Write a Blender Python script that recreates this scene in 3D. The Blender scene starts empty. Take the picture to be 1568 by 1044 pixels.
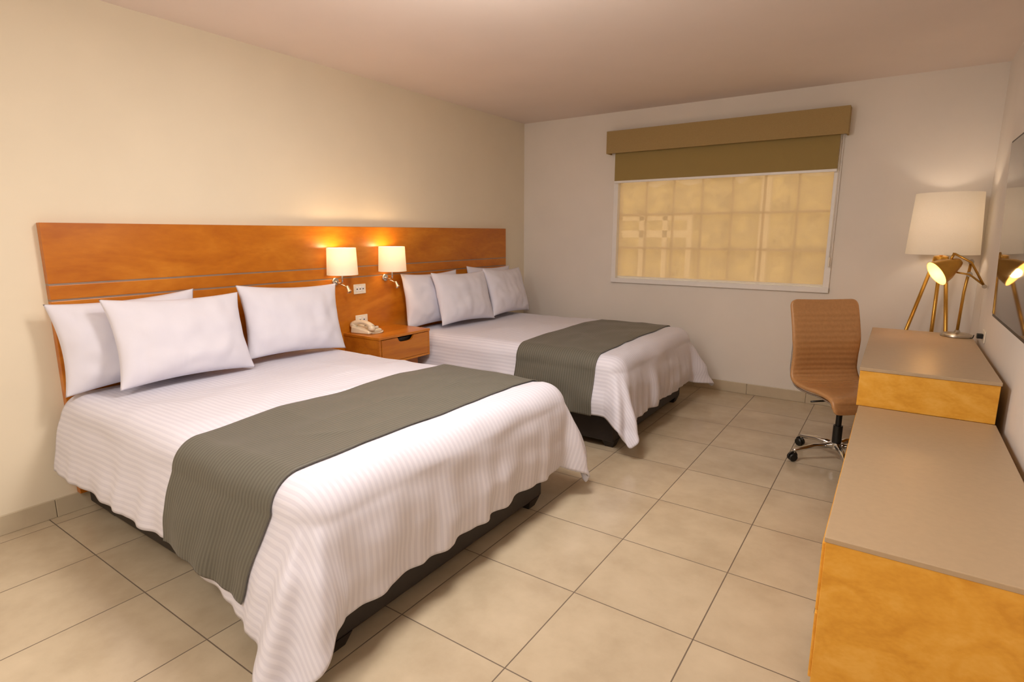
import bpy, bmesh, math, random
from mathutils import Vector, noise, Matrix
random.seed(4)
sc = bpy.context.scene
sc.view_settings.view_transform = 'Standard'
sc.view_settings.look = 'None'

# ------------------------------------------------------------ helpers
def lin(h):
    h = h.lstrip('#')
    o = []
    for i in (0, 2, 4):
        c = int(h[i:i+2], 16) / 255
        o.append(c/12.92 if c <= .04045 else ((c+.055)/1.055)**2.4)
    return (*o, 1)

def newmat(name):
    m = bpy.data.materials.new(name); m.use_nodes = True
    nt = m.node_tree
    return m, nt, nt.nodes['Principled BSDF']

def N(nt, t, **kw):
    n = nt.nodes.new(t)
    for k, v in kw.items():
        setattr(n, k, v)
    return n

def simple(name, col, rough=.5, metal=0, noise_amt=.04, scale=20, bump=.0, spec=.5, coat=0, stretch=(1,1,1)):
    m, nt, b = newmat(name)
    b.inputs['Roughness'].default_value = rough
    b.inputs['Metallic'].default_value = metal
    b.inputs['Specular IOR Level'].default_value = spec
    b.inputs['Coat Weight'].default_value = coat
    tc = N(nt, 'ShaderNodeTexCoord'); mp = N(nt, 'ShaderNodeMapping'); nz = N(nt, 'ShaderNodeTexNoise')
    mp.inputs['Scale'].default_value = stretch
    nt.links.new(tc.outputs['Object'], mp.inputs[0]); nt.links.new(mp.outputs[0], nz.inputs['Vector'])
    nz.inputs['Scale'].default_value = scale; nz.inputs['Detail'].default_value = 4
    cr = N(nt, 'ShaderNodeValToRGB')
    c = lin(col)
    cr.color_ramp.elements[0].position = .3; cr.color_ramp.elements[1].position = .7
    cr.color_ramp.elements[0].color = (*[max(0, x*(1-noise_amt*2)) for x in c[:3]], 1)
    cr.color_ramp.elements[1].color = (*[min(1, x*(1+noise_amt)) for x in c[:3]], 1)
    nt.links.new(nz.outputs['Fac'], cr.inputs[0]); nt.links.new(cr.outputs[0], b.inputs['Base Color'])
    if bump:
        bp = N(nt, 'ShaderNodeBump'); bp.inputs['Strength'].default_value = bump; bp.inputs['Distance'].default_value = .01
        nt.links.new(nz.outputs['Fac'], bp.inputs['Height']); nt.links.new(bp.outputs[0], b.inputs['Normal'])
    return m

def wood(name, c1, c2, c3, axis='y', rough=.35, scale=1.0):
    m, nt, b = newmat(name)
    tc = N(nt, 'ShaderNodeTexCoord'); mp = N(nt, 'ShaderNodeMapping')
    s = {'x': (.5, 5, 5), 'y': (5, .5, 5), 'z': (5, 5, .5), 'n': (2, 2, 3.2), 'h': (3, 1.1, 3)}[axis]
    mp.inputs['Scale'].default_value = [k*scale for k in s]
    nt.links.new(tc.outputs['Object'], mp.inputs[0])
    n1 = N(nt, 'ShaderNodeTexNoise'); n1.inputs['Scale'].default_value = 1.3; n1.inputs['Detail'].default_value = 5; n1.inputs['Distortion'].default_value = 1.6
    n2 = N(nt, 'ShaderNodeTexNoise'); n2.inputs['Scale'].default_value = 14; n2.inputs['Detail'].default_value = 6
    nt.links.new(mp.outputs[0], n1.inputs['Vector']); nt.links.new(mp.outputs[0], n2.inputs['Vector'])
    mx = N(nt, 'ShaderNodeMath', operation='MULTIPLY_ADD'); mx.inputs[1].default_value = .25
    nt.links.new(n2.outputs['Fac'], mx.inputs[0])
    sub = N(nt, 'ShaderNodeMath', operation='MULTIPLY'); sub.inputs[1].default_value = .75
    nt.links.new(n1.outputs['Fac'], sub.inputs[0]); nt.links.new(sub.outputs[0], mx.inputs[2])
    cr = N(nt, 'ShaderNodeValToRGB')
    cr.color_ramp.elements[0].position = .33; cr.color_ramp.elements[0].color = lin(c1)
    cr.color_ramp.elements[1].position = .66; cr.color_ramp.elements[1].color = lin(c3)
    e = cr.color_ramp.elements.new(.5); e.color = lin(c2)
    nt.links.new(mx.outputs[0], cr.inputs[0]); nt.links.new(cr.outputs[0], b.inputs['Base Color'])
    b.inputs['Roughness'].default_value = rough
    return m

def obj(name, verts, faces, mat=None, parent=None, smooth=False, uvs=None):
    me = bpy.data.meshes.new(name)
    me.from_pydata([tuple(v) for v in verts], [], faces); me.update()
    o = bpy.data.objects.new(name, me); sc.collection.objects.link(o)
    if mat:
        for mm in (mat if isinstance(mat, list) else [mat]): me.materials.append(mm)
    if smooth:
        for p in me.polygons: p.use_smooth = True
    if uvs:
        ul = me.uv_layers.new(name='UVMap')
        for l in me.loops: ul.data[l.index].uv = uvs[l.vertex_index]
    if parent: o.parent = parent
    return o

def empty(name, loc=(0,0,0), rotz=0):
    e = bpy.data.objects.new(name, None); sc.collection.objects.link(e)
    e.location = loc; e.rotation_euler[2] = rotz; e.empty_display_size = .1
    return e

def boxgeo(lo, hi, off=0):
    x0,y0,z0 = lo; x1,y1,z1 = hi
    v = [(x0,y0,z0),(x1,y0,z0),(x1,y1,z0),(x0,y1,z0),(x0,y0,z1),(x1,y0,z1),(x1,y1,z1),(x0,y1,z1)]
    f = [(0,3,2,1),(4,5,6,7),(0,1,5,4),(1,2,6,5),(2,3,7,6),(3,0,4,7)]
    return v, [tuple(i+off for i in q) for q in f]

def box(name, lo, hi, mat, parent=None, bevel=.003, seg=2):
    v, f = boxgeo(lo, hi)
    o = obj(name, v, f, mat, parent)
    if bevel:
        b = o.modifiers.new('bevel', 'BEVEL'); b.width = bevel; b.segments = seg; b.limit_method = 'ANGLE'
    return o

def boxes(name, lst, mat, parent=None, bevel=0):
    V, F = [], []
    for lo, hi in lst:
        v, f = boxgeo(lo, hi, len(V)); V += v; F += f
    o = obj(name, V, F, mat, parent)
    if bevel:
        b = o.modifiers.new('bevel', 'BEVEL'); b.width = bevel; b.segments = 2
    return o

def lathe(name, prof, mat, parent=None, loc=(0,0,0), seg=40, smooth=True, M=None, angle=30):
    V, F = [], []
    n = len(prof)
    for i in range(seg):
        a = 2*math.pi*i/seg
        for r, z in prof:
            V.append(Vector((r*math.cos(a), r*math.sin(a), z)))
    for i in range(seg):
        j = (i+1) % seg
        for k in range(n-1):
            F.append((i*n+k, j*n+k, j*n+k+1, i*n+k+1))
    if M is not None: V = [M @ v for v in V]
    V = [v + Vector(loc) for v in V]
    o = obj(name, V, F, mat, parent, smooth)
    bm = bmesh.new(); bm.from_mesh(o.data); bmesh.ops.remove_doubles(bm, verts=bm.verts, dist=1e-5)
    for e in bm.edges:
        if len(e.link_faces) == 2 and e.calc_face_angle(0) > math.radians(angle): e.smooth = False
    bm.to_mesh(o.data); bm.free()
    return o

def tube(name, pts, r, mat, parent=None, seg=12, closed_caps=True):
    pts = [Vector(p) for p in pts]
    rs = r if isinstance(r, (list, tuple)) else [r]*len(pts)
    V, F = [], []
    up = Vector((0,0,1))
    t0 = (pts[1]-pts[0]).normalized()
    if abs(t0.dot(up)) > .95: up = Vector((1,0,0))
    nrm = t0.cross(up).normalized()
    for i, p in enumerate(pts):
        if i == 0: t = t0
        elif i == len(pts)-1: t = (pts[i]-pts[i-1]).normalized()
        else: t = ((pts[i+1]-pts[i]).normalized() + (pts[i]-pts[i-1]).normalized()).normalized()
        nrm = (nrm - t*nrm.dot(t)).normalized()
        bn = t.cross(nrm)
        for k in range(seg):
            a = 2*math.pi*k/seg
            V.append(p + (nrm*math.cos(a) + bn*math.sin(a))*rs[i])
    for i in range(len(pts)-1):
        for k in range(seg):
            l = (k+1) % seg
            F.append((i*seg+k, i*seg+l, (i+1)*seg+l, (i+1)*seg+k))
    if closed_caps:
        F.append(tuple(reversed(range(seg)))); F.append(tuple(range((len(pts)-1)*seg, len(pts)*seg)))
    return obj(name, V, F, mat, parent, smooth=True)

def catmull(pts, n=8):
    pts = [Vector(p) for p in pts]
    P = [pts[0]*2-pts[1]] + pts + [pts[-1]*2-pts[-2]]
    out = []
    for i in range(1, len(P)-2):
        a,b,c,d = P[i-1:i+3]
        for k in range(n):
            t = k/n
            out.append(.5*((2*b)+(c-a)*t+(2*a-5*b+4*c-d)*t*t+(3*b-a-3*c+d)*t**3))
    out.append(pts[-1]); return out

def sstep(x, a, b):
    t = min(1, max(0, (x-a)/(b-a))); return t*t*(3-2*t)

# ------------------------------------------------------------ materials
M_wall = simple('wall_paint', '#E8DCC6', .75, noise_amt=.012, scale=3, spec=.2)
M_wallb = simple('wall_paint_back', '#E8E1DA', .75, noise_amt=.012, scale=3, spec=.2)
M_ceil = simple('ceiling_paint', '#EADCD4', .85, noise_amt=.012, scale=2, spec=.2)
M_base = simple('baseboard_tile', '#C4B59C', .35, noise_amt=.05, scale=6)
M_head = wood('headboard_wood', '#B0600F', '#C07016', '#CE8022', 'h', .32)
M_night = wood('nightstand_wood', '#AF6216', '#C0721B', '#CC8024', 'y', .35)
M_desk = wood('desk_maple', '#D4952C', '#E1A439', '#EAB24E', 'n', .35, 2)
M_top = simple('desk_laminate', '#B69E80', .4, noise_amt=.02, scale=40)
M_blk = simple('bed_base_black', '#1F1613', .5, noise_amt=.1)
M_chrome = simple('chrome', '#D8D8D8', .12, 1, noise_amt=0)
M_nickel = simple('brushed_metal', '#B9B2A6', .28, 1, noise_amt=.03)
M_gold = simple('brass', '#C99B4A', .3, 1, noise_amt=.04)
M_white = simple('white_frame', '#EDEAE8', .4, noise_amt=.01)
M_plate = simple('plastic_plate', '#EEE6D6', .35, noise_amt=.01)
M_dark = simple('dark_plastic', '#14120F', .4, noise_amt=.05)
M_groove = simple('aluminium_strip', '#978579', .4, .3, noise_amt=.02)
M_val = simple('valance_fabric', '#A88F62', .85, noise_amt=.05, scale=300, bump=.1, spec=.15)
M_blind = simple('blackout_fabric', '#9E8856', .85, noise_amt=.04, scale=300, bump=.1, spec=.15)
M_leather = simple('tan_leather', '#B88859', .36, noise_amt=.05, scale=60, bump=.03)
M_phone = simple('phone_plastic', '#E3D5BC', .35, noise_amt=.01)

def floor_mat():
    m, nt, b = newmat('floor_tile')
    tc = N(nt, 'ShaderNodeTexCoord'); sp = N(nt, 'ShaderNodeSeparateXYZ')
    nt.links.new(tc.outputs['Object'], sp.inputs[0])
    def edge(out, off, size):
        a = N(nt, 'ShaderNodeMath', operation='SUBTRACT'); a.inputs[1].default_value = off
        nt.links.new(out, a.inputs[0])
        d = N(nt, 'ShaderNodeMath', operation='DIVIDE'); d.inputs[1].default_value = size
        nt.links.new(a.outputs[0], d.inputs[0])
        fr = N(nt, 'ShaderNodeMath', operation='FLOORED_MODULO'); fr.inputs[1].default_value = 1
        nt.links.new(d.outputs[0], fr.inputs[0])
        s = N(nt, 'ShaderNodeMath', operation='SUBTRACT'); s.inputs[1].default_value = .5
        nt.links.new(fr.outputs[0], s.inputs[0])
        ab = N(nt, 'ShaderNodeMath', operation='ABSOLUTE'); nt.links.new(s.outputs[0], ab.inputs[0])
        fl = N(nt, 'ShaderNodeMath', operation='FLOOR'); nt.links.new(d.outputs[0], fl.inputs[0])
        return ab, fl
    ax, fx = edge(sp.outputs[0], -.975, .494)
    ay, fy = edge(sp.outputs[1], 1.89, .505)
    mx = N(nt, 'ShaderNodeMath', operation='MAXIMUM'); nt.links.new(ax.outputs[0], mx.inputs[0]); nt.links.new(ay.outputs[0], mx.inputs[1])
    g = N(nt, 'ShaderNodeMapRange'); g.inputs['From Min'].default_value = .4945; g.inputs['From Max'].default_value = .4965
    nt.links.new(mx.outputs[0], g.inputs[0])
    cb = N(nt, 'ShaderNodeCombineXYZ'); nt.links.new(fx.outputs[0], cb.inputs[0]); nt.links.new(fy.outputs[0], cb.inputs[1])
    wn = N(nt, 'ShaderNodeTexWhiteNoise', noise_dimensions='3D'); nt.links.new(cb.outputs[0], wn.inputs['Vector'])
    ad = N(nt, 'ShaderNodeVectorMath', operation='MULTIPLY_ADD'); ad.inputs[1].default_value = (7,7,7)
    nt.links.new(wn.outputs['Color'], ad.inputs[0]); nt.links.new(tc.outputs['Object'], ad.inputs[2])
    nz = N(nt, 'ShaderNodeTexNoise'); nz.inputs['Scale'].default_value = 3.2; nz.inputs['Detail'].default_value = 6; nz.inputs['Roughness'].default_value = .6
    nt.links.new(ad.outputs[0], nz.inputs['Vector'])
    cr = N(nt, 'ShaderNodeValToRGB')
    cr.color_ramp.elements[0].position = .28; cr.color_ramp.elements[0].color = lin('#B1A087')
    cr.color_ramp.elements[1].position = .7; cr.color_ramp.elements[1].color = lin('#C8B89F')
    nt.links.new(nz.outputs['Fac'], cr.inputs[0])
    mix = N(nt, 'ShaderNodeMix', data_type='RGBA'); mix.inputs[7].default_value = lin('#6C5E50')
    nt.links.new(g.outputs[0], mix.inputs[0]); nt.links.new(cr.outputs[0], mix.inputs[6])
    nt.links.new(mix.outputs[2], b.inputs['Base Color'])
    rr = N(nt, 'ShaderNodeMapRange'); rr.inputs['To Min'].default_value = .2; rr.inputs['To Max'].default_value = .8
    nt.links.new(g.outputs[0], rr.inputs[0]); nt.links.new(rr.outputs[0], b.inputs['Roughness'])
    bp = N(nt, 'ShaderNodeBump'); bp.invert = True; bp.inputs['Strength'].default_value = .5; bp.inputs['Distance'].default_value = .003
    nt.links.new(g.outputs[0], bp.inputs['Height']); nt.links.new(bp.outputs[0], b.inputs['Normal'])
    return m
M_floor = floor_mat()

def stripe_cloth(name, c1, c2, axis, period, rough=.75, bump=.25):
    m, nt, b = newmat(name)
    uv = N(nt, 'ShaderNodeUVMap'); sp = N(nt, 'ShaderNodeSeparateXYZ'); nt.links.new(uv.outputs[0], sp.inputs[0])
    mu = N(nt, 'ShaderNodeMath', operation='MULTIPLY'); mu.inputs[1].default_value = 2*math.pi/period
    nt.links.new(sp.outputs[axis], mu.inputs[0])
    si = N(nt, 'ShaderNodeMath', operation='SINE'); nt.links.new(mu.outputs[0], si.inputs[0])
    mr = N(nt, 'ShaderNodeMapRange', interpolation_type='SMOOTHSTEP'); mr.inputs['From Min'].default_value = -.5; mr.inputs['From Max'].default_value = .5
    nt.links.new(si.outputs[0], mr.inputs[0])
    mix = N(nt, 'ShaderNodeMix', data_type='RGBA'); mix.inputs[6].default_value = lin(c1); mix.inputs[7].default_value = lin(c2)
    nt.links.new(mr.outputs[0], mix.inputs[0]); nt.links.new(mix.outputs[2], b.inputs['Base Color'])
    rr = N(nt, 'ShaderNodeMapRange'); rr.inputs['To Min'].default_value = rough; rr.inputs['To Max'].default_value = rough-.2
    nt.links.new(mr.outputs[0], rr.inputs[0]); nt.links.new(rr.outputs[0], b.inputs['Roughness'])
    bp = N(nt, 'ShaderNodeBump'); bp.inputs['Strength'].default_value = bump; bp.inputs['Distance'].default_value = .003
    nt.links.new(mr.outputs[0], bp.inputs['Height']); nt.links.new(bp.outputs[0], b.inputs['Normal'])
    b.inputs['Sheen Weight'].default_value = .1
    b.inputs['Specular IOR Level'].default_value = .3
    return m
M_comf = stripe_cloth('comforter_satin_stripe', '#D3D1DE', '#DCDAE6', 1, .026, bump=.12)
M_run = stripe_cloth('runner_stripe', '#5C594F', '#67645A', 0, .018, .7)
M_pil = simple('pillow_cotton', '#DEDCE8', .85, noise_amt=.01, scale=8, spec=.2, bump=.05)

def shade_mat(name, col, tr=.5, em=0, emc='#FFE2B0'):
    m, nt, b = newmat(name)
    nt.nodes.remove(b)
    out = nt.nodes['Material Output']
    d = N(nt, 'ShaderNodeBsdfDiffuse'); t = N(nt, 'ShaderNodeBsdfTranslucent'); mx = N(nt, 'ShaderNodeMixShader')
    nz = N(nt, 'ShaderNodeTexNoise'); nz.inputs['Scale'].default_value = 150
    cr = N(nt, 'ShaderNodeValToRGB'); c = lin(col)
    cr.color_ramp.elements[0].color = (*[x*.94 for x in c[:3]], 1); cr.color_ramp.elements[1].color = c
    tc = N(nt, 'ShaderNodeTexCoord'); nt.links.new(tc.outputs['Object'], nz.inputs['Vector'])
    nt.links.new(nz.outputs['Fac'], cr.inputs[0])
    nt.links.new(cr.outputs[0], d.inputs[0]); nt.links.new(cr.outputs[0], t.inputs[0])
    mx.inputs[0].default_value = tr
    nt.links.new(d.outputs[0], mx.inputs[1]); nt.links.new(t.outputs[0], mx.inputs[2])
    last = mx
    if em:
        e = N(nt, 'ShaderNodeEmission'); e.inputs[0].default_value = lin(emc); e.inputs[1].default_value = em
        a = N(nt, 'ShaderNodeAddShader'); nt.links.new(mx.outputs[0], a.inputs[0]); nt.links.new(e.outputs[0], a.inputs[1]); last = a
    nt.links.new(last.outputs[0], out.inputs[0])
    return m, nt, last, out
M_shade = shade_mat('sconce_shade_fabric', '#F4EEE2', .35, .10, '#FFEBCB')[0]
M_fshade = shade_mat('floor_lamp_shade_fabric', '#F6F0E8', .35, .06)[0]
M_sheer, nt, last, out = shade_mat('sheer_roller_fabric', '#E6D6BC', .55)
tp = N(nt, 'ShaderNodeBsdfTransparent'); tp.inputs[0].default_value = lin('#F6E6CC')
mx = N(nt, 'ShaderNodeMixShader'); mx.inputs[0].default_value = .31
nt.links.new(last.outputs[0], mx.inputs[1]); nt.links.new(tp.outputs[0], mx.inputs[2]); nt.links.new(mx.outputs[0], out.inputs[0])

def emis(name, col, s):
    m, nt, b = newmat(name); b.inputs['Base Color'].default_value = lin(col)
    b.inputs['Emission Color'].default_value = lin(col); b.inputs['Emission Strength'].default_value = s
    return m
M_bulb = emis('bulb_glow', '#FFC566', 4)
M_fill_dome = emis('ceiling_fill_glow', '#FFF0DC', 2.0)  # glow of the added ceiling fill fixtures, out of view
m, nt, b = newmat('tv_screen'); b.inputs['Base Color'].default_value = lin('#2A2422'); b.inputs['Roughness'].default_value = .03
b.inputs['Specular IOR Level'].default_value = .5
M_screen = m

# ------------------------------------------------------------ room
XL, XR, YB, YF, ZC = -3.54, .50, 5.43, -2.2, 2.65
T = .15
box('floor', (XL-T, YF-T, -.1), (XR+T, YB+T, 0), M_floor, bevel=0)
box('ceiling', (XL-T, YF-T, ZC), (XR+T, YB+T, ZC+.1), M_ceil, bevel=0)
box('wall_left', (XL-T, YF-T, 0), (XL, YB+T, ZC), M_wall, bevel=0)
box('wall_right', (XR, YF-T, 0), (XR+T, YB+T, ZC), M_wallb, bevel=0)
box('wall_front', (XL, YF-T, 0), (XR, YF, ZC), M_wall, bevel=0)
WX0, WX1, WZ0, WZ1 = -2.415, -.50, 1.015, 2.33
boxes('wall_back', [((XL, YB, 0), (WX0, YB+T, ZC)), ((WX1, YB, 0), (XR, YB+T, ZC)),
                    ((WX0, YB, 0), (WX1, YB+T, WZ0)), ((WX0, YB, WZ1), (WX1, YB+T, ZC))], M_wallb)
def baseb(name, x0, x1, y0, y1, along):
    L = []
    if along == 'y':
        y = y0
        while y < y1-.01:
            e = min(y+.505, y1); L.append(((x0, y+.001, 0), (x1, e-.001, .1))); y = e
    else:
        x = x0
        while x < x1-.01:
            e = min(x+.494, x1); L.append(((x+.001, y0, 0), (e-.001, y1, .1))); x = e
    boxes(name, L, M_base, bevel=.003)
baseb('baseboard_left', XL, XL+.012, YF+.085, YB-.012, 'y')
baseb('baseboard_back', XL+.02, XR-.012, YB-.012, YB, 'x')
baseb('baseboard_right', XR-.012, XR, YF, YB-.012, 'y')

# window
w = empty('window_1', ((WX0+WX1)/2, YB, 0))
def wbox(name, lo, hi, mat, bevel=.003):
    o = box(name, lo, hi, mat, None, bevel); o.parent = w; o.matrix_parent_inverse = Matrix.Translation(-w.location); return o
fw = .035
wbox('frame_left', (WX0-fw, YB-.02, WZ0-fw), (WX0+.012, YB+.11, WZ1), M_white)
wbox('frame_right', (WX1-.012, YB-.02, WZ0-fw), (WX1+fw, YB+.11, WZ1), M_white)
wbox('sill', (WX0-fw, YB-.028, WZ0-fw), (WX1+fw, YB+.11, WZ0+.01), M_white)
wbox('frame_top', (WX0, YB+.01, WZ1-.03), (WX1, YB+.11, WZ1), M_white)
nx = 7
for i in range(1, nx):
    x = WX0 + (WX1-WX0)*i/nx
    wbox('muntin_v%d' % i, (x-.011, YB+.086, WZ0), (x+.011, YB+.105, WZ1), M_white)
for i, z in enumerate((1.33, 1.66, 1.99)):
    wbox('muntin_h%d' % (i+1), (WX0, YB+.088, z-.011), (WX1, YB+.103, z+.011), M_white)
m, nt, b = newmat('window_glass'); nt.nodes.remove(b)
g = N(nt, 'ShaderNodeBsdfGlossy'); g.inputs['Roughness'].default_value = .02; t = N(nt, 'ShaderNodeBsdfTransparent'); mm = N(nt, 'ShaderNodeMixShader'); mm.inputs[0].default_value = .06
nt.links.new(t.outputs[0], mm.inputs[1]); nt.links.new(g.outputs[0], mm.inputs[2]); nt.links.new(mm.outputs[0], nt.nodes['Material Output'].inputs[0])
wbox('glass_pane', (WX0, YB+.108, WZ0), (WX1, YB+.112, WZ1), m, 0)

rb = empty('roller_blind', (0,0,0))
box('sheer_shade', (WX0+.012, YB+.034, WZ0+.028), (WX1-.016, YB+.035, WZ1-.03), M_sheer, rb, 0)
box('sheer_hem_bar', (WX0+.012, YB+.028, WZ0+.012), (WX1-.016, YB+.041, WZ0+.03), M_plate, rb)
box('blackout_shade', (WX0-.012, YB-.06, 1.985), (WX1+.01, YB-.055, 2.36), M_blind, rb, 0)
box('blackout_hem_bar', (WX0-.012, YB-.064, 1.965), (WX1+.01, YB-.051, 1.987), M_white, rb)
tube('roller_tube', [(WX0-.01, YB-.05, 2.39), (WX1+.01, YB-.05, 2.39)], .022, M_white, rb)
tube('pull_chain', [(WX1+.018, YB-.055, 2.38), (WX1+.018, YB-.055, 1.28)], .0022, M_plate, rb, 6)
tube('pull_chain_back', [(WX1+.018, YB-.04, 2.38), (WX1+.018, YB-.04, 1.28)], .0022, M_plate, rb, 6)
box('chain_weight', (WX1+.012, YB-.062, 1.2), (WX1+.024, YB-.034, 1.28), M_plate, rb)
v = empty('window_valance', (0,0,0))
boxes('valance_box', [((-2.50, YB-.115, 2.245), (-.435, YB-.10, 2.455)), ((-2.50, YB-.10, 2.245), (-2.487, YB, 2.455)),
      ((-.448, YB-.10, 2.245), (-.435, YB, 2.455)), ((-2.487, YB-.10, 2.442), (-.448, YB, 2.455))], M_val, v, .002)

# outside
M_hedge = simple('hedge_leaves', '#B8AE74', .9, noise_amt=.35, scale=5)
M_patio = simple('patio_wall_paint', '#E0D2B8', .9, noise_amt=.05, scale=2)
box('patio_ground', (-8, YB+T+.02, -.1), (6, 13, -.001), M_patio, bevel=0)
hv, hf = [], []
for i in range(61):
    for j in range(9):
        x = -7+i*.2; a = j/8*math.pi
        p = Vector((x, 10.6-.5*math.cos(a), 2.0+.35*math.sin(a) if 0 < j < 8 else 0))
        p += noise.noise_vector(p*3)*.2 if 0 < j < 8 else Vector()
        hv.append(p)
for i in range(60):
    for j in range(8):
        hf.append((i*9+j, (i+1)*9+j, (i+1)*9+j+1, i*9+j+1))
obj('garden_hedge', hv, hf, M_hedge, smooth=True)
fe = [((-6, 8.0, 1.42), (-2.5, 8.05, 1.52)), ((-6, 8.0, 1.66), (-2.5, 8.05, 1.72))] + [((-6+.35*i, 8.0, 0), (-5.93+.35*i, 8.06, 1.75)) for i in range(11)]
boxes('patio_fence', fe, M_white)
boxes('patio_post', [((-1.62, 8.3, 0), (-1.50, 8.42, 2.5)), ((-1.66, 8.26, 0), (-1.46, 8.46, .12)), ((-1.66, 8.26, 2.5), (-1.46, 8.46, 2.56))], M_white)
sl = bpy.data.lights.new('sun', 'SUN'); sl.energy = 5; sl.color = (1,.93,.8); sl.angle = .02
so = bpy.data.objects.new('sun', sl); sc.collection.objects.link(so); so.location = (0, 0, 8)
so.rotation_euler = Vector((-.3, -.8, .62)).to_track_quat('Z', 'Y').to_euler()

# ------------------------------------------------------------ headboard
HY0, HY1, HX = 1.017, 5.007, XL+.045
hb = empty('headboard', (0,0,0))
box('top_panel', (XL+.002, HY0, 1.223), (HX, HY1, 1.525), M_head, hb)
box('middle_panel', (XL+.002, HY0, 1.143), (HX, HY1, 1.215), M_head, hb)
box('lower_panel', (XL+.002, HY0, .10), (HX, HY1, 1.135), M_head, hb)
box('metal_strip_upper', (XL+.002, HY0+.001, 1.213), (HX-.002, HY1-.001, 1.225), M_groove, hb, 0)
box('metal_strip_lower', (XL+.002, HY0+.001, 1.133), (HX-.002, HY1-.001, 1.145), M_groove, hb, 0)

def plate(name, y, z, holes):
    e = empty(name, (HX, y, z))
    box('cover', (.0005, -.06, -.038), (.008, .06, .038), M_plate, e, .003)
    for hy in holes:
        box('module', (.007, hy-.013, -.02), (.011, hy+.013, .02), M_white, e, .002)
        box('slot', (.0105, hy-.006, -.004), (.0115, hy+.006, .004), M_dark, e, 0)
plate('power_outlet', 2.985, 1.044, (-.03, 0, .03))
plate('power_outlet', 2.99, .80, (-.02, .02))
e = empty('power_outlet', (XR, 4.6, .83), math.pi)
box('cover', (.0005, -.06, -.038), (.008, .06, .038), M_plate, e, .003)
box('plug', (.008, -.02, -.015), (.04, .02, .015), M_dark, e, .004)

# sconces
def sconce(y, z=1.272):
    e = empty('wall_sconce', (HX, y, z))
    lathe('backplate', [(0,0),(.03,0),(.03,.010),(.026,.014),(0,.014)], M_chrome, e, (.0005, .02, -.155), 24, M=Matrix.Rotation(math.pi/2, 4, 'Y'))
    pts = catmull([(.012,.02,-.155),(.05,.02,-.165),(.09,.012,-.16),(.11,0,-.14),(.112,0,-.06)], 6)
    tube('arm', pts, .007, M_chrome, e)
    tube('reading_arm', catmull([(.02,.03,-.165),(.05,.06,-.185),(.085,.065,-.20)], 5), .005, M_chrome, e)
    lathe('reading_head', [(0,.0),(.012,0),(.014,.03),(.02,.05),(.017,.05),(.0,.03)], M_chrome, e, (.08,.065,-.19), 20, M=Matrix.Rotation(math.radians(150), 4, 'Y'))
    lathe('socket', [(0,-.08),(.016,-.08),(.016,-.03),(0,-.03)], M_chrome, e, (.112,0,0), 20)
    lathe('bulb', [(0,-.03),(.012,-.03),(.026,.0),(.028,.02),(.02,.042),(0,.05)], M_bulb, e, (.112,0,0), 20)
    lathe('shade', [(.112,-.098),(.104,.098),(.102,.098),(.110,-.098),(.112,-.098)], M_shade, e, (.118,0,0), 48)
    tube('spider', [(.118-.1, 0, -.045), (.118+.1, 0, -.045)], .002, M_chrome, e, 6)
    l = bpy.data.lights.new('sconce_light', 'POINT'); l.energy = 3.2; l.color = (1,.68,.38); l.shadow_soft_size = .035
    lo = bpy.data.objects.new('sconce_light', l); sc.collection.objects.link(lo); lo.parent = e; lo.location = (.112, 0, .075)
sconce(2.735); sconce(3.235)

# nightstand
ns = empty('nightstand', (0,0,0))
NX, N0, N1 = -3.10, 2.81, 3.35
box('top', (HX, N0-.004, .696), (NX+.004, N1+.004, .716), M_night, ns)
box('side_left', (HX, N0, .50), (NX, N0+.018, .696), M_night, ns)
box('side_right', (HX, N1-.018, .50), (NX, N1, .696), M_night, ns)
box('bottom', (HX, N0+.018, .50), (NX, N1-.018, .518), M_night, ns)
box('plinth', (HX, N0+.06, 0), (NX-.08, N1-.06, .50), M_night, ns)
V, F = [], []
n = 40; yc = (N0+N1)/2
top = []
for i in range(n+1):
    y = N0+.022 + (N1-N0-.044)*i/n
    d = abs(y-yc)
    cut = .038*max(0, 1-(d/.085)**4)**.5 if d < .085 else 0
    top.append((y, .692-cut))
for (y, z) in top: V += [(NX-.016, y, .521), (NX-.016, y, z), (NX+.002, y, .521), (NX+.002, y, z)]
for i in range(n):
    a = i*4; c = a+4
    F += [(a, a+1, c+1, c), (a+2, c+2, c+3, a+3), (a+1, a+3, c+3, c+1), (a, c, c+2, a+2)]
F += [(0,2,3,1), (n*4, n*4+1, n*4+3, n*4+2)]
obj('drawer_front', V, F, M_night, ns)
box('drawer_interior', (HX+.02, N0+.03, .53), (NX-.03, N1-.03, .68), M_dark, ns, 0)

# telephone
ph = empty('telephone', (-3.375, 2.935, .7165), math.radians(10))
V = [(-.09,-.085,0),(.09,-.085,0),(.09,.085,0),(-.09,.085,0),(-.085,-.08,.055),(.085,-.08,.025),(.085,.08,.025),(-.085,.08,.055)]
_, F = boxgeo((0,0,0),(1,1,1))
o = obj('body', V, F, M_phone, ph); b_ = o.modifiers.new('b','BEVEL'); b_.width=.01; b_.segments=3
box('keypad', (-.04, .0, .030), (.07, .06, .046), M_plate, ph, .003)
for i in range(4):
    for j in range(3):
        box('key_%d_%d' % (i,j), (-.03+.024*i, .008+.017*j, .046), (-.015+.024*i, .02+.017*j, .0485), M_dark, ph, .001)
hp = catmull([(-.09,-.045,.062),(-.05,-.045,.080),(0,-.045,.085),(.05,-.045,.075),(.09,-.045,.052)], 5)
tube('handset', hp, [.02+.004*math.cos(i/ (len(hp)-1)*2*math.pi) for i in range(len(hp))], M_phone, ph, 14)
lathe('earpiece', [(0,-.02),(.027,-.02),(.03,-.005),(.024,.012),(0,.014)], M_phone, ph, (-.085,-.045,.065), 20)
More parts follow.
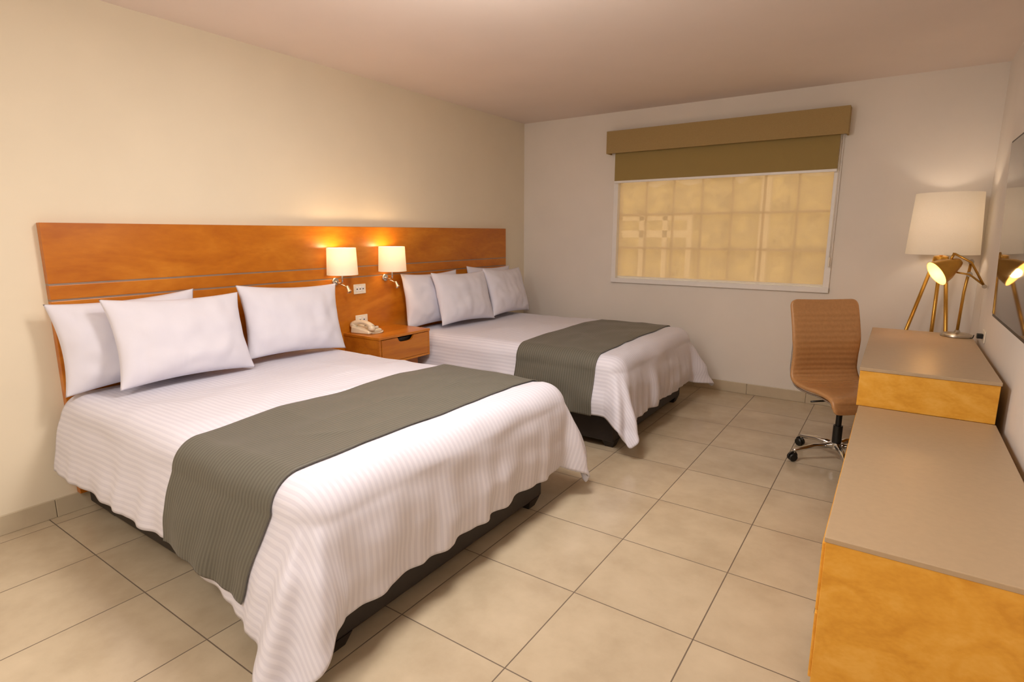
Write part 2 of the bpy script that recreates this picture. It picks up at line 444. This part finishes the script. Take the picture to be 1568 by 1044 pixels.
lathe('mouthpiece', [(0,-.02),(.027,-.02),(.03,-.005),(.024,.012),(0,.014)], M_phone, ph, (.085,-.045,.05), 20)
cp = []
for i in range(260):
    t = i/259; a = t*2*math.pi*32
    cx, cy = .10+.03*math.sin(t*3.14), -.06+.13*t
    cp.append((cx+.005*math.cos(a), cy, .008+.005*math.sin(a)))
tube('coil_cord', cp, .0013, M_phone, ph, 5)

# ------------------------------------------------------------ beds
def make_bed(y0, y1, seed, xf=-1.44, by0=None, by1=None, bx=-1.50, ztop=.66, amax=.53, bmax=.475, bmax1=None, kc=(.4,.45), swing=0, side_fl=(.04,.04), widen=0):
    bed = empty('bed', (0,0,0))
    XH = HX+.02
    if bmax1 is None: bmax1 = bmax
    box('bed_base', (XH, by0, .05), (bx, by1, .27), M_blk, bed, .012, 3)
    for i, (lx, ly) in enumerate([(bx-.10, by0+.02), (bx-.10, by1-.12), (XH+.1, by0+.02), (XH+.1, by1-.12), ((XH+bx)/2, by0+.02), ((XH+bx)/2, by1-.12)]):
        V = [(lx+.02,ly+.02,0),(lx+.08,ly+.02,0),(lx+.08,ly+.08,0),(lx+.02,ly+.08,0),(lx,ly,.055),(lx+.10,ly,.055),(lx+.10,ly+.10,.055),(lx,ly+.10,.055)]
        _, F = boxgeo((0,0,0),(1,1,1)); obj('leg_%d' % (i+1), V, F, M_blk, bed)
    box('mattress', (XH, y0+.09, .27), (xf-.08, y1-.09, ztop-.06), M_pil, bed, .05, 4)
    r = .11
    X, Y0, Y1 = xf-r, y0+r, y1-r
    sd = seed*13.7
    def f(cx, cy):
        a = max(0., cx-X)
        if cy > Y1: b, sg, K, sf = cy-Y1, 1, kc[1], side_fl[1]
        elif cy < Y0: b, sg, K, sf = Y0-cy, -1, kc[0], side_fl[0]
        else: b, sg, K, sf = 0., 1, 0, 0
        s = math.hypot(a, b)
        bxp, byp = min(cx, X), min(max(cy, Y0), Y1)
        edge = min(X-bxp, byp-Y0, Y1-byp)
        z = ztop + .014*min(1, max(0, edge)/.35)*sstep(cx, -3.05, -2.7)
        fade = max(0, 1-s/.1)
        rid = 1-abs(noise.noise(Vector((cx*3.1+cy*.8, cy*1.7-cx*.6, sd+21))))*3
        z += (.014*noise.noise(Vector((cx*2.2, cy*2.2, sd))) + .006*noise.noise(Vector((cx*7, cy*5, sd+3))) + .006*max(0, rid)**2)*(.4+.6*fade)*(.3+.7*sstep(cx, -3.1, -2.8))
        wsh = widen*sstep(cx, -3.0, -1.9)*(byp-Y0)/(Y1-Y0)
        if s == 0: return Vector((cx, cy+wsh, z))
        dx, dy = a/s, sg*b/s
        phi = math.atan2(b, a)
        q = byp - bxp*1.0 + phi*sg*.25
        sw = 0
        if s < r*math.pi/2:
            an = s/r; out = r*math.sin(an); drop = r*(1-math.cos(an)); rem = 0
        else:
            rem = s-r*math.pi/2
            cw = math.sin(2*phi)**2 if (a > 0 and b > 0) else 0
            fl = .04 + sf*(b/s) + K*cw + .10*noise.noise(Vector((q*1.6, sd, 1)))
            w = noise.noise(Vector((q*5.5, s*1.3, sd+7)))*.6 + noise.noise(Vector((q*12, s*1.8, sd+9)))*.42
            out = r + rem*math.sin(fl) + w*.19*min(rem, .5)*(1 if dx > .5 else .7)
            out += .020*math.sin(min(1, rem/.4)*math.pi)
            if cw: out += .09*rem*math.cos(phi*12)*cw
            drop = r + rem*math.cos(fl)
            if swing and sg < 0 and b > 0:
                sw = swing*rem*sstep(cx, -2.35, -1.65)*(b/s)**2
        pk = .013*noise.noise(Vector((q*4, s*9, sd+31)))*sstep(s, .05, .2)
        px, py = bxp+dx*(out+pk)-sw, byp+dy*(out+pk)+wsh
        pz = z-drop
        if pz < .014:
            ex = .014-pz; pz = .014+.012*abs(noise.noise(Vector((cx*14, cy*14, sd)))); px += dx*ex*.7; py += dy*ex*.7
        py = min(py, YB-.03)
        return Vector((px, py, pz))
    def surf(name, cx0, cx1, cy0, cy1, nx, ny, mat, off, th, roundc=.0, extra=0):
        V, F, U = [], [], []
        for i in range(nx+1):
            for j in range(ny+1):
                cx = cx0+(cx1-cx0)*i/nx
                lo_ = cy0 - extra*sstep(cx, -2.1, -1.6)
                cy = lo_+(cy1-lo_)*j/ny
                if roundc:
                    ux, uy = cx-(cx1-roundc), (cy-(cy1-roundc)) if cy > (cy0+cy1)/2 else ((lo_+roundc)-cy)
                    if ux > 0 and uy > 0:
                        m_ = max(ux, uy); h_ = math.hypot(ux, uy); k = m_/h_
                        cx = (cx1-roundc)+ux*k
                        cy = (cy1-roundc)+uy*k if cy > (cy0+cy1)/2 else (lo_+roundc)-uy*k
                p = f(cx, cy)
                if off:
                    e = .006
                    n_ = (f(cx+e, cy)-f(cx-e, cy)).cross(f(cx, cy+e)-f(cx, cy-e))
                    if n_.length > 0: p = p + n_.normalized()*off
                V.append(p); U.append((cx, cy))
        for i in range(nx):
            for j in range(ny):
                a = i*(ny+1)+j
                F.append((a, a+ny+1, a+ny+2, a+1))
        o = obj(name, V, F, mat, bed, True, U)
        s_ = o.modifiers.new('thick', 'SOLIDIFY'); s_.thickness = th; s_.offset = -1
        return o
    ex = .13 if swing else 0
    surf('comforter', XH+.03, X+amax, Y0-bmax, Y1+bmax1, 190, 185, M_comf, 0, .016, .035, extra=ex)
    surf('bed_runner', -2.28, -1.63, Y0-bmax-.005, Y1+bmax1+.005, 60, 190, M_run, .011, .005, extra=ex*.4)
    return bed
make_bed(.975, 2.64, 1, by0=1.05, by1=2.49, kc=(.42,.37), swing=.30, side_fl=(.19,.0), bmax=.445, bmax1=.475, widen=.05)
make_bed(3.40, 4.96, 2, by0=3.44, by1=4.87, kc=(.42,.60))

def pillow(cx, cy, cz, lean, yaw=0, roll=0, w=.72, h=.47, t=.17, seed=0):
    n = 40
    V, F = [], []
    for side in (1, -1):
        for i in range(n+1):
            for j in range(n+1):
                u, v_ = -1+2*i/n, -1+2*j/n
                u = math.sin(u*math.pi/2)*.55+u*.45; v_ = math.sin(v_*math.pi/2)*.55+v_*.45
                pu = w/2*u*(1-.085*(1-v_*v_)*abs(u)**1.5); pv = h/2*v_*(1-.10*(1-u*u)*abs(v_)**1.5)
                k = max(0, (1-abs(u)**2.4)*(1-abs(v_)**2.2))
                th = t/2*k**.55
                th += (.016*noise.noise(Vector((u*2.2, v_*2.2, seed*5.1+side))) + .010*noise.noise(Vector((u*5, v_*3, seed+side*3))))*k**.4
                th += .006*noise.noise(Vector((u*14, v_*3, seed+9)))*k**.3*sstep(abs(v_), .4, .9)
                if v_ < 0: th *= 1+.18*(-v_)*(1-abs(v_))*2
                V.append(Vector((th*side, pu, pv)))
    m1 = (n+1)*(n+1)
    for i in range(n):
        for j in range(n):
            a = i*(n+1)+j
            F.append((a, a+n+1, a+n+2, a+1)); F.append((m1+a, m1+a+1, m1+a+n+2, m1+a+n+1))
    R = Matrix.Rotation(yaw, 4, 'Z') @ Matrix.Rotation(-lean, 4, 'Y') @ Matrix.Rotation(roll, 4, 'X')
    o = obj('pillow', V, F, M_pil, None, True)
    bm = bmesh.new(); bm.from_mesh(o.data); bmesh.ops.remove_doubles(bm, verts=bm.verts, dist=2e-4)
    bmesh.ops.recalc_face_normals(bm, faces=bm.faces); bm.to_mesh(o.data); bm.free()
    o.matrix_world = Matrix.Translation((cx, cy, cz)) @ R
    return o
R_ = math.radians
pillow(-3.385, 1.325, .911, R_(8), R_(-2), R_(2), w=.71, seed=1)
pillow(-3.225, 1.51, .911, R_(17), R_(3), R_(-2), w=.74, seed=2)
pillow(-3.29, 2.25, .913, R_(14), R_(-3), R_(-3), seed=3)
pillow(-3.385, 3.72, .911, R_(8), 0, R_(0), seed=4)
pillow(-3.225, 3.96, .911, R_(17), R_(-4), R_(-1), seed=5, w=.70)
pillow(-3.40, 4.60, .921, R_(7), 0, R_(-2), seed=6)
pillow(-3.225, 4.64, .913, R_(17), R_(5), R_(-2), seed=7)

# ------------------------------------------------------------ dresser + desk
dk = empty('desk', (0,0,0))
DX0, DX1 = -.093, .462
box('low_top', (DX0-.004, 1.803, .562), (DX1, 3.393, .58), M_top, dk, .003)
box('low_cabinet', (DX0, 1.807, .05), (DX1-.004, 3.39, .562), M_desk, dk, .002)
box('low_plinth', (DX0+.03, 1.84, 0), (DX1-.02, 3.36, .05), M_dark, dk, 0)
for i in range(3):
    y0 = 1.83+i*.515
    for j in range(2):
        box('drawer_%d_%d' % (i+1, j+1), (DX0-.010, y0+.004, .075+j*.24), (DX0, y0+.507, .305+j*.24), M_desk, dk, .003)
        box('handle_%d_%d' % (i+1, j+1), (DX0-.022, y0+.18, .185+j*.24), (DX0-.009, y0+.33, .197+j*.24), M_nickel, dk, .003)
DD = -.108
box('high_top', (DD-.003, 3.392, .768), (DX1, 4.94, .786), M_top, dk, .003)
box('high_front_panel', (DD, 3.396, .58), (DX1-.004, 3.42, .768), M_desk, dk, .002)
box('drawer_box', (DD+.02, 3.42, .66), (DX1-.01, 4.92, .768), M_desk, dk, .002)
box('drawer_face', (DD, 3.43, .665), (DD+.02, 4.90, .765), M_desk, dk, .002)
box('end_panel', (DD, 4.915, 0), (DX1-.004, 4.938, .768), M_desk, dk, .002)
box('modesty_panel', (DX1-.03, 3.42, .30), (DX1-.01, 4.915, .66), M_desk, dk, .002)

# ------------------------------------------------------------ TV
tv = empty('wall_mounted_tv', (.417, 3.12, 1.485))
tv.rotation_euler = (0, -R_(2.0), R_(0.2))
TW, TH = 1.36, .87
box('bezel', (-.0, -TW/2, -TH/2), (.028, TW/2, TH/2), M_dark, tv, .004)
box('screen', (-.002, -TW/2+.012, -TH/2+.018), (.001, TW/2-.012, TH/2-.012), M_screen, tv, 0)
box('rear_housing', (.028, -.3, -.25), (.045, .3, .2), M_dark, tv, .01)
box('wall_bracket', (.040, -.12, -.12), (.074, .12, .12), M_dark, tv, .002)

# ------------------------------------------------------------ desk lamp
dl = empty('desk_lamp', (.375, 4.80, .7865))
lathe('base', [(0,0),(.088,0),(.09,.006),(.086,.016),(.07,.024),(.02,.03),(.012,.045),(0,.045)], M_nickel, dl)
top = Vector((.02, .0, .50))
tube('stem', [(0,0,.03), (.005,0,.30), top], [.009,.009,.009], M_gold, dl)
lathe('knuckle', [(0,-.022),(.016,-.022),(.018,0),(.016,.022),(0,.022)], M_nickel, dl, (.02,0,.42), 20, M=Matrix.Rotation(math.pi/2, 4, 'X'))
lathe('finial', [(0,.0),(.014,.0),(.016,.014),(.008,.028),(0,.032)], M_nickel, dl, (.02,0,.49), 20)
tube('arm_upper', [(-.075,-.02,.555),(.02,-.015,.50),(.105,-.01,.345)], .007, M_gold, dl)
tube('arm_lower', [(-.10,-.02,.44),(.02,-.02,.42),(.105,-.01,.35)], .006, M_gold, dl)
lathe('counter_knob', [(0,-.012),(.013,-.012),(.013,.012),(0,.012)], M_nickel, dl, (.105,-.01,.345), 18, M=Matrix.Rotation(math.pi/2, 4, 'X'))
tube('neck', [(-.075,-.02,.56),(-.095,-.02,.50)], .008, M_gold, dl)
ax = Vector((-.62, -.30, -.42)).normalized()
Mh = ax.to_track_quat('Z', 'Y').to_matrix().to_4x4()
m, nt, b = newmat('lamp_shade_inner'); b.inputs['Base Color'].default_value = lin('#F3D9A0'); b.inputs['Roughness'].default_value = .4
M_in = m
hd = Vector((-.045, -.02, .50))
lathe('shade', [(.0,-.01),(.022,-.008),(.035,.01),(.045,.035),(.072,.09),(.088,.15)], M_gold, dl, hd, 40, M=Mh)
lathe('shade_lining', [(.0,.012),(.03,.014),(.042,.036),(.069,.09),(.086,.149)], M_in, dl, hd, 40, M=Mh)
lathe('bulb', [(0,.02),(.014,.03),(.026,.06),(.028,.075),(.02,.095),(0,.102)], M_bulb, dl, hd, 24, M=Mh)
l = bpy.data.lights.new('desk_lamp_light', 'POINT'); l.energy = 1.3; l.color = (1,.60,.24); l.shadow_soft_size = .03
lo = bpy.data.objects.new('desk_lamp_light', l); sc.collection.objects.link(lo); lo.parent = dl; lo.location = hd+ax*.14
tube('cord', catmull([(.05,.0,.01),(.07,-.05,.004),(.078,-.09,.012),(.079,-.125,.035)], 6), .003, M_dark, dl, 8)

# ------------------------------------------------------------ floor lamp (tripod)
fl = empty('floor_lamp', (.25, 5.17, 0))
for i, a in enumerate((200, 325, 85)):
    a = R_(a); c, s = math.cos(a), math.sin(a)
    R0 = (.34, .2, .22)[i]
    tube('leg_%d' % (i+1), [(c*R0, s*R0, 0.005), (c*.035, s*.035, 1.30)], [.014,.012], M_gold, fl)
lathe('hub', [(0,1.27),(.045,1.27),(.05,1.285),(.045,1.31),(.012,1.32),(.012,1.42),(0,1.42)], M_gold, fl)
lathe('shade', [(.220,1.325),(.198,1.755),(.196,1.755),(.218,1.325),(.220,1.325)], M_fshade, fl, seg=64)
lathe('bulb', [(0,1.42),(.015,1.42),(.03,1.47),(.03,1.5),(0,1.53)], M_bulb, fl, seg=20)
for a in (0, 120, 240):
    a = R_(a); tube('spoke', [(0,0,1.42), (.216*math.cos(a), .216*math.sin(a), 1.345)], .002, M_gold, fl, 6)
l = bpy.data.lights.new('floor_lamp_light', 'POINT'); l.energy = 2.0; l.color = (1,.84,.66); l.shadow_soft_size = .04
lo = bpy.data.objects.new('floor_lamp_light', l); sc.collection.objects.link(lo); lo.parent = fl; lo.location = (0,0,1.56)

# ------------------------------------------------------------ office chair
ch = empty('office_chair', (-.215, 4.10, 0), math.atan2(-.80, .60))
prof = [(.265,.405),(.262,.435),(.235,.468),(.12,.478),(-.02,.468),(-.14,.470),(-.205,.498),(-.235,.56),(-.235,.64),(-.235,.74),(-.255,.84),(-.285,.94),(-.315,1.03)]
c = catmull([(x,0,z) for x,z in prof], 10)
ns_ = len(c)
L = [0]
for i in range(1, ns_): L.append(L[-1]+(c[i]-c[i-1]).length)
tot = L[-1]
nw = 24
def chair_pt(i, j, off):
    p = c[i]; t = (c[min(i+1, ns_-1)]-c[max(i-1, 0)]).normalized()
    nrm = Vector((t.z, 0, -t.x))
    if nrm.x < 0 and nrm.z < 0: nrm = -nrm
    s = L[i]
    wd = .236
    if s > .55: wd = .236-.010*math.sin(min(1,(s-.55)/.25)*math.pi)
    e = min(s, tot-s)
    if e < .05: wd -= .05*(1-math.sqrt(max(0, 1-((.05-e)/.05)**2)))*.8
    v_ = -1+2*j/nw
    y = wd*v_
    dish = .018*v_*v_
    rib = 0
    if .34 < s < tot-.09:
        ph_ = (s-.34)/.036
        rib = .0045*abs(math.sin(ph_*math.pi))*min(1, (1-abs(v_))*6)
    elif s < .30 and s > .05:
        rib = .006*min(1, (1-abs(v_))*5)
    return p + nrm*(off*(1-.35*abs(v_)**6) + (rib if off > 0 else 0) + dish) + Vector((0, y, 0))
V, F = [], []
for side, off in ((0, .02), (1, -.018)):
    for i in range(ns_):
        for j in range(nw+1):
            V.append(chair_pt(i, j, off))
m1 = ns_*(nw+1)
for i in range(ns_-1):
    for j in range(nw):
        a = i*(nw+1)+j
        F.append((a, a+nw+1, a+nw+2, a+1)); F.append((m1+a, m1+a+1, m1+a+nw+2, m1+a+nw+1))
for i in range(ns_-1):
    a = i*(nw+1); b2 = a+nw
    F.append((a, m1+a, m1+a+nw+1, a+nw+1)); F.append((b2, b2+nw+1, m1+b2+nw+1, m1+b2))
for j in range(nw):
    F.append((j, j+1, m1+j+1, m1+j)); a = (ns_-1)*(nw+1)+j; F.append((a, m1+a, m1+a+1, a+1))
o = obj('seat_and_back_shell', V, F, M_leather, ch, True)
bm = bmesh.new(); bm.from_mesh(o.data); bmesh.ops.recalc_face_normals(bm, faces=bm.faces); bm.to_mesh(o.data); bm.free()
sb = o.modifiers.new('ss', 'SUBSURF'); sb.levels = 1; sb.render_levels = 1
for sgn, nm in ((1,'left'),(-1,'right')):
    pts = [Vector((p.x, sgn*.212, p.z)) + Vector((-.012 if k > 60 else 0, 0, -.012 if k < 60 else 0)) for k, p in enumerate(c) if 10 < k < ns_-6]
    tube('side_rail_'+nm, pts, .007, M_chrome, ch, 8)
box('mechanism', (-.11, -.07, .39), (.09, .07, .445), M_dark, ch, .01)
tube('tilt_lever', [(0,-.06,.41),(0,-.2,.405)], .006, M_dark, ch, 8)
lathe('gas_lift', [(0,.10),(.028,.10),(.028,.24),(.018,.24),(.018,.40),(0,.40)], M_dark, ch)
lathe('hub', [(0,.075),(.035,.075),(.042,.09),(.038,.125),(0,.13)], M_chrome, ch)
base_rot = -ch.rotation_euler[2]
for k in range(5):
    a = base_rot + R_(216+72*k)
    d = Vector((math.cos(a), math.sin(a), 0)); pr = Vector((-d.y, d.x, 0))
    tube('spoke_%d' % (k+1), [d*.03+Vector((0,0,.105)), d*.15+Vector((0,0,.10)), d*.27+Vector((0,0,.075)), d*.285+Vector((0,0,.072))], [.019,.017,.013,.010], M_chrome, ch)
    tube('caster_stem_%d' % (k+1), [d*.275+Vector((0,0,.078)), d*.275+Vector((0,0,.045))], .007, M_chrome, ch, 8)
    for q in (-1, 1):
        Mx = pr.to_track_quat('Z', 'Y').to_matrix().to_4x4()
        lathe('caster_%d_%s' % (k+1, 'a' if q < 0 else 'b'), [(0,-.009),(.022,-.009),(.027,-.004),(.027,.004),(.022,.009),(0,.009)], M_dark, ch, d*.285+pr*q*.014+Vector((0,0,.0275)), 20, M=Mx)
    tube('caster_hood_%d' % (k+1), catmull([d*.255+Vector((0,0,.035)), d*.265+Vector((0,0,.055)), d*.29+Vector((0,0,.06)), d*.312+Vector((0,0,.045))], 4), .006, M_dark, ch, 8)

# ------------------------------------------------------------ fill lights in added, unseen ceiling fixtures
def ceil_fill(x, y, e, g):  # made-up fixture above the frame, added to brighten the room
    c_ = empty('added_ceiling_fill', (x, y, ZC))
    lathe('fill_canopy', [(0,0),(.19,0),(.19,-.012),(.18,-.015),(0,-.015)], M_white, c_)
    lathe('fill_dome', [(.175,-.015),(.17,-.03),(.13,-.05),(.07,-.06),(0,-.065)], M_fill_dome, c_)
    l = bpy.data.lights.new('ceiling_fill_area', 'AREA'); l.shape = 'DISK'; l.size = .5; l.energy = e; l.color = (1,.94,.87)
    lo = bpy.data.objects.new('ceiling_fill_area', l); sc.collection.objects.link(lo); lo.parent = c_; lo.location = (0,0,-.075)
    l = bpy.data.lights.new('ceiling_fill_point', 'POINT'); l.shadow_soft_size = .2; l.energy = g; l.color = (1,.94,.87)  # extra fill hanging in open air below the fixture
    lo = bpy.data.objects.new('ceiling_fill_point', l); sc.collection.objects.link(lo); lo.parent = c_; lo.location = (0,0,-.6)
ceil_fill(-1.45, 1.9, 30, 25)  # added out of view to bring more light to the far end
ceil_fill(-1.35, -.6, 32, 28)

wd = bpy.data.worlds.new('world'); sc.world = wd; wd.use_nodes = True
nt = wd.node_tree; bg = nt.nodes['Background']
bg.inputs[0].default_value = (1.0, .93, .84, 1); bg.inputs[1].default_value = 1.8

# ------------------------------------------------------------ camera
cd = bpy.data.cameras.new('camera'); cd.sensor_width = 36; cd.lens = 861/1568*36; cd.clip_start = .05
cam = bpy.data.objects.new('camera', cd); sc.collection.objects.link(cam)
cam.location = (0, 0, 1.47); cam.rotation_euler = (R_(90-10.78), 0, R_(34.3))
sc.camera = cam
